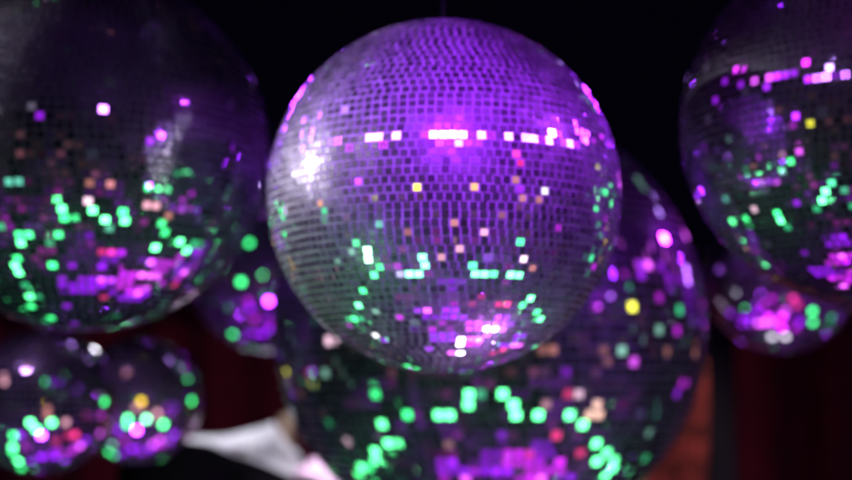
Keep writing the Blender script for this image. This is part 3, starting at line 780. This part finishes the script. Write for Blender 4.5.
    (7,(-1.0639,3.0931,-1.4996),(0.42,0.02,1),3.12,0.1362,3.47),
    (7,(-0.6092,3.7077,-1.402),(0.42,0.02,1),3.12,0.1362,3.48),
    (7,(-1.7706,4.3184,-0.9059),(0.42,0.015,1),2.08,0.1362,3.5),
    (7,(1.1043,3.7997,-0.7776),(0.42,0.02,1),3.12,0.1362,3.47),
]
def lamp(name, pos, aim, col, rad, r, half, blend=0.15):
    li = bpy.data.lights.new(name, 'SPOT')
    li.color = col
    li.energy = rad*4*math.pi**2*r*r
    li.shadow_soft_size = r
    li.spot_size = min(math.pi, 2*R_(half)); li.spot_blend = blend
    li.use_soft_falloff = True
    o = bpy.data.objects.new(name, li)
    o.location = pos
    o.rotation_euler = (Vector(aim)-Vector(pos)).to_track_quat('-Z', 'Y').to_euler()
    return link(o)
for b, pos, col, rad, r, half in LAMPS:
    lamp('reflection_lamp', pos, BALLS[b][:3], col, rad, r, half)
b1, b2, b3, b4, b5, b6, b7, b8 = (Vector(BALLS[i][:3]) for i in range(8))
lamp('white_spotlight', b1 + Vector((-2.95, -0.02, 0.72)), b1, (0.90, 0.80, 1.0), 2000, 0.085, 4.5)
lamp('violet_fill', b1 + Vector((-2.3, -2.0, 1.3)), b1, (0.78, 0.56, 0.95), 1250, 0.04, 5.5)  # unseen pale violet fill, added to lift the left side
lamp('violet_fill', b1 + Vector((2.5, -0.72, 1.47)), b1, (0.42, 0.04, 0.95), 720, 0.08, 5.5)  # unseen violet fill, added to tint the right side
lamp('green_fill', b1 + Vector((-1.9, -1.2, -1.7)), b1, (0.25, 1.0, 0.35), 36, 0.2, 6.0)  # unseen green fill, added to tint the lower left
lamp('violet_fill', b2 + Vector((1.2, -2.6, 1.5)), b2, (0.40, 0.10, 1.0), 2.5, 0.16, 7.0)  # this and the violet ones below: unseen fills added to tint each ball
lamp('violet_fill', b3 + Vector((-1.6, -2.2, 1.2)), b3, (0.50, 0.25, 1.0), 12, 0.16, 7.0)
lamp('violet_fill', b5 + Vector((2.3, 0.77, 1.1)), b5, (0.40, 0.015, 1.0), 320, 0.08, 12.0)
lamp('green_fill', b5 + Vector((-1.7, -2.3, -0.9)), b5, (0.2, 1.0, 0.7), 1.2, 0.24, 12.0)  # unseen weak green fill, added for the biggest ball's lower left
lamp('violet_fill', b4 + Vector((0.3, -2.2, -1.8)), b4, (0.45, 0.04, 1.0), 60, 0.2, 6.0)
lamp('violet_fill', b6 + Vector((0.3, -2.2, -2.0)), b6, (0.45, 0.03, 1.0), 60, 0.2, 6.0)
lamp('violet_fill', b7 + Vector((-0.6, -1.5, 2.2)), b7, (0.6, 0.3, 1.0), 60, 0.2, 5.0)
lamp('violet_fill', b8 + Vector((2.2, -0.6, 0.9)), b8, (0.5, 0.12, 1.0), 80, 0.2, 5.0)
lamp('violet_fill', b8 + Vector((0.3, -1.6, -2.2)), b8, (0.45, 0.03, 1.0), 60, 0.2, 5.0)
lamp('curtain_fill', (0.3, 3.5, -0.7), (0.3, 4.75, 1.35), (1.0, 0.5, 0.8), 22, 0.2, 44.0)  # unseen fill from below, added to bring up the curtain's red
lamp('cloth_fill', (-0.5011, 2.7548, 3.3699), (-0.4913, 3.4482, 1.4155), (0.88, 0.86, 1.0), 560, 0.1, 9.0)  # unseen fill added to brighten the white cloth
lamp('cloth_fill', (0.6328, 2.9982, 3.4394), (0.8701, 3.9513, 1.421), (1.0, 0.66, 0.55), 330, 0.1, 9.0)  # unseen fill added to brighten the patterned cloth
lamp('cloth_fill', (-0.8042, 2.7038, 0.9137), (-0.3067, 3.4163, 1.3472), (1.0, 0.75, 0.98), 420, 0.1, 5.0)  # unseen fill added so the pink box shows
lamp('violet_fill', b7 + Vector((0.4, -1.6, -2.2)), b7, (0.40, 0.05, 1.0), 60, 0.2, 5.0)  # unseen fill from below, added to tint the corner ball
lamp('lavender_fill', b1 + Vector((0.95, 0.55, -2.6)), b1, (0.66, 0.30, 1.0), 700, 0.07, 5.5)  # unseen fill added to raise the central ball's lower half


# ------------------------------------------------------------------ world: dark, with added noise patches of glow for the tiles to mirror
w = bpy.data.worlds.new('World'); C.world = w; w.use_nodes = True
nt = w.node_tree; nt.nodes.clear()
N, L = nt.nodes.new, nt.links.new
out = N('ShaderNodeOutputWorld'); bg = N('ShaderNodeBackground')
tc = N('ShaderNodeTexCoord'); sep = N('ShaderNodeSeparateXYZ')
L(tc.outputs['Generated'], sep.inputs[0])
def ramp(src, a, b, lo=0.0, hi=1.0):
    n = N('ShaderNodeMapRange'); n.interpolation_type = 'SMOOTHSTEP'
    n.inputs['From Min'].default_value = a; n.inputs['From Max'].default_value = b
    n.inputs['To Min'].default_value = lo; n.inputs['To Max'].default_value = hi
    L(src, n.inputs['Value']); return n.outputs[0]
def mul(a, b):
    n = N('ShaderNodeMath'); n.operation = 'MULTIPLY'
    L(a, n.inputs[0])
    if isinstance(b, float): n.inputs[1].default_value = b
    else: L(b, n.inputs[1])
    return n.outputs[0]
def noise(scale, seed, detail=2.0):
    n = N('ShaderNodeTexNoise'); n.noise_dimensions = '4D'
    n.inputs['Scale'].default_value = scale; n.inputs['W'].default_value = seed; n.inputs['Detail'].default_value = detail
    L(tc.outputs['Generated'], n.inputs['Vector']); return n.outputs['Fac']
def tint(fac, col):
    n = N('ShaderNodeMix'); n.data_type = 'RGBA'
    n.inputs[6].default_value = (0,0,0,1); n.inputs[7].default_value = col+(1,)
    L(fac, n.inputs[0]); return n.outputs[2]
def add(a, b):
    n = N('ShaderNodeMix'); n.data_type = 'RGBA'; n.blend_type = 'ADD'; n.inputs[0].default_value = 1
    L(a, n.inputs[6]); L(b, n.inputs[7]); return n.outputs[2]
Z, Y = sep.outputs['Z'], sep.outputs['Y']
behind = ramp(Y, 0.25, -0.35)
low = ramp(Z, -0.30, -0.62)
band = mul(ramp(Z, 0.28, -0.08), ramp(Z, -0.75, -0.35))
WS = 0.55
violet = tint(mul(mul(ramp(noise(5.5, 1.3), .47, .68), low), behind), (0.22*WS, 0.010*WS, 0.44*WS))
magenta = tint(mul(mul(ramp(noise(7.0, 7.7), .56, .70), low), behind), (0.55*WS, 0.02*WS, 0.5*WS))
brown = tint(mul(mul(ramp(noise(8.0, 3.1), .54, .76), band), behind), (0.16*WS, 0.07*WS, 0.075*WS))
rose = tint(mul(mul(ramp(noise(11.0, 9.9), .60, .74), band), behind), (0.42*WS, 0.12*WS, 0.17*WS))
grey = tint(mul(mul(ramp(noise(4.0, 5.2), .45, .70), band), behind), (0.030*WS, 0.014*WS, 0.06*WS))
up = tint(mul(ramp(Z, 0.1, 0.5), behind), (0.010*WS, 0.003*WS, 0.022*WS))
base = N('ShaderNodeRGB'); base.outputs[0].default_value = (0.0006, 0.0005, 0.0022, 1)
tot = base.outputs[0]
for s in (violet, magenta, brown, rose, grey, up): tot = add(tot, s)
L(tot, bg.inputs['Color']); bg.inputs['Strength'].default_value = 1.0
L(bg.outputs[0], out.inputs['Surface'])

# ------------------------------------------------------------------ camera and render settings
cam = bpy.data.cameras.new('camera'); cam.lens = 50; cam.sensor_width = 36
cam.clip_start = 0.05; cam.clip_end = 100
cam.dof.use_dof = True; cam.dof.focus_distance = 1.23; cam.dof.aperture_fstop = 1.9
co = bpy.data.objects.new('camera', cam); COL.objects.link(co)
co.location = (0, 0, CAM_Z); co.rotation_euler = (math.pi/2 + PITCH, 0, 0)
C.camera = co
C.view_settings.view_transform = 'Standard'; C.view_settings.look = 'None'
C.view_settings.exposure = 0; C.view_settings.gamma = 1
cy = C.cycles
cy.max_bounces = 6; cy.diffuse_bounces = 1; cy.glossy_bounces = 5
cy.caustics_reflective = False; cy.caustics_refractive = False
cy.use_denoising = True; cy.sample_clamp_indirect = 0; cy.sample_clamp_direct = 0
cy.use_adaptive_sampling = False
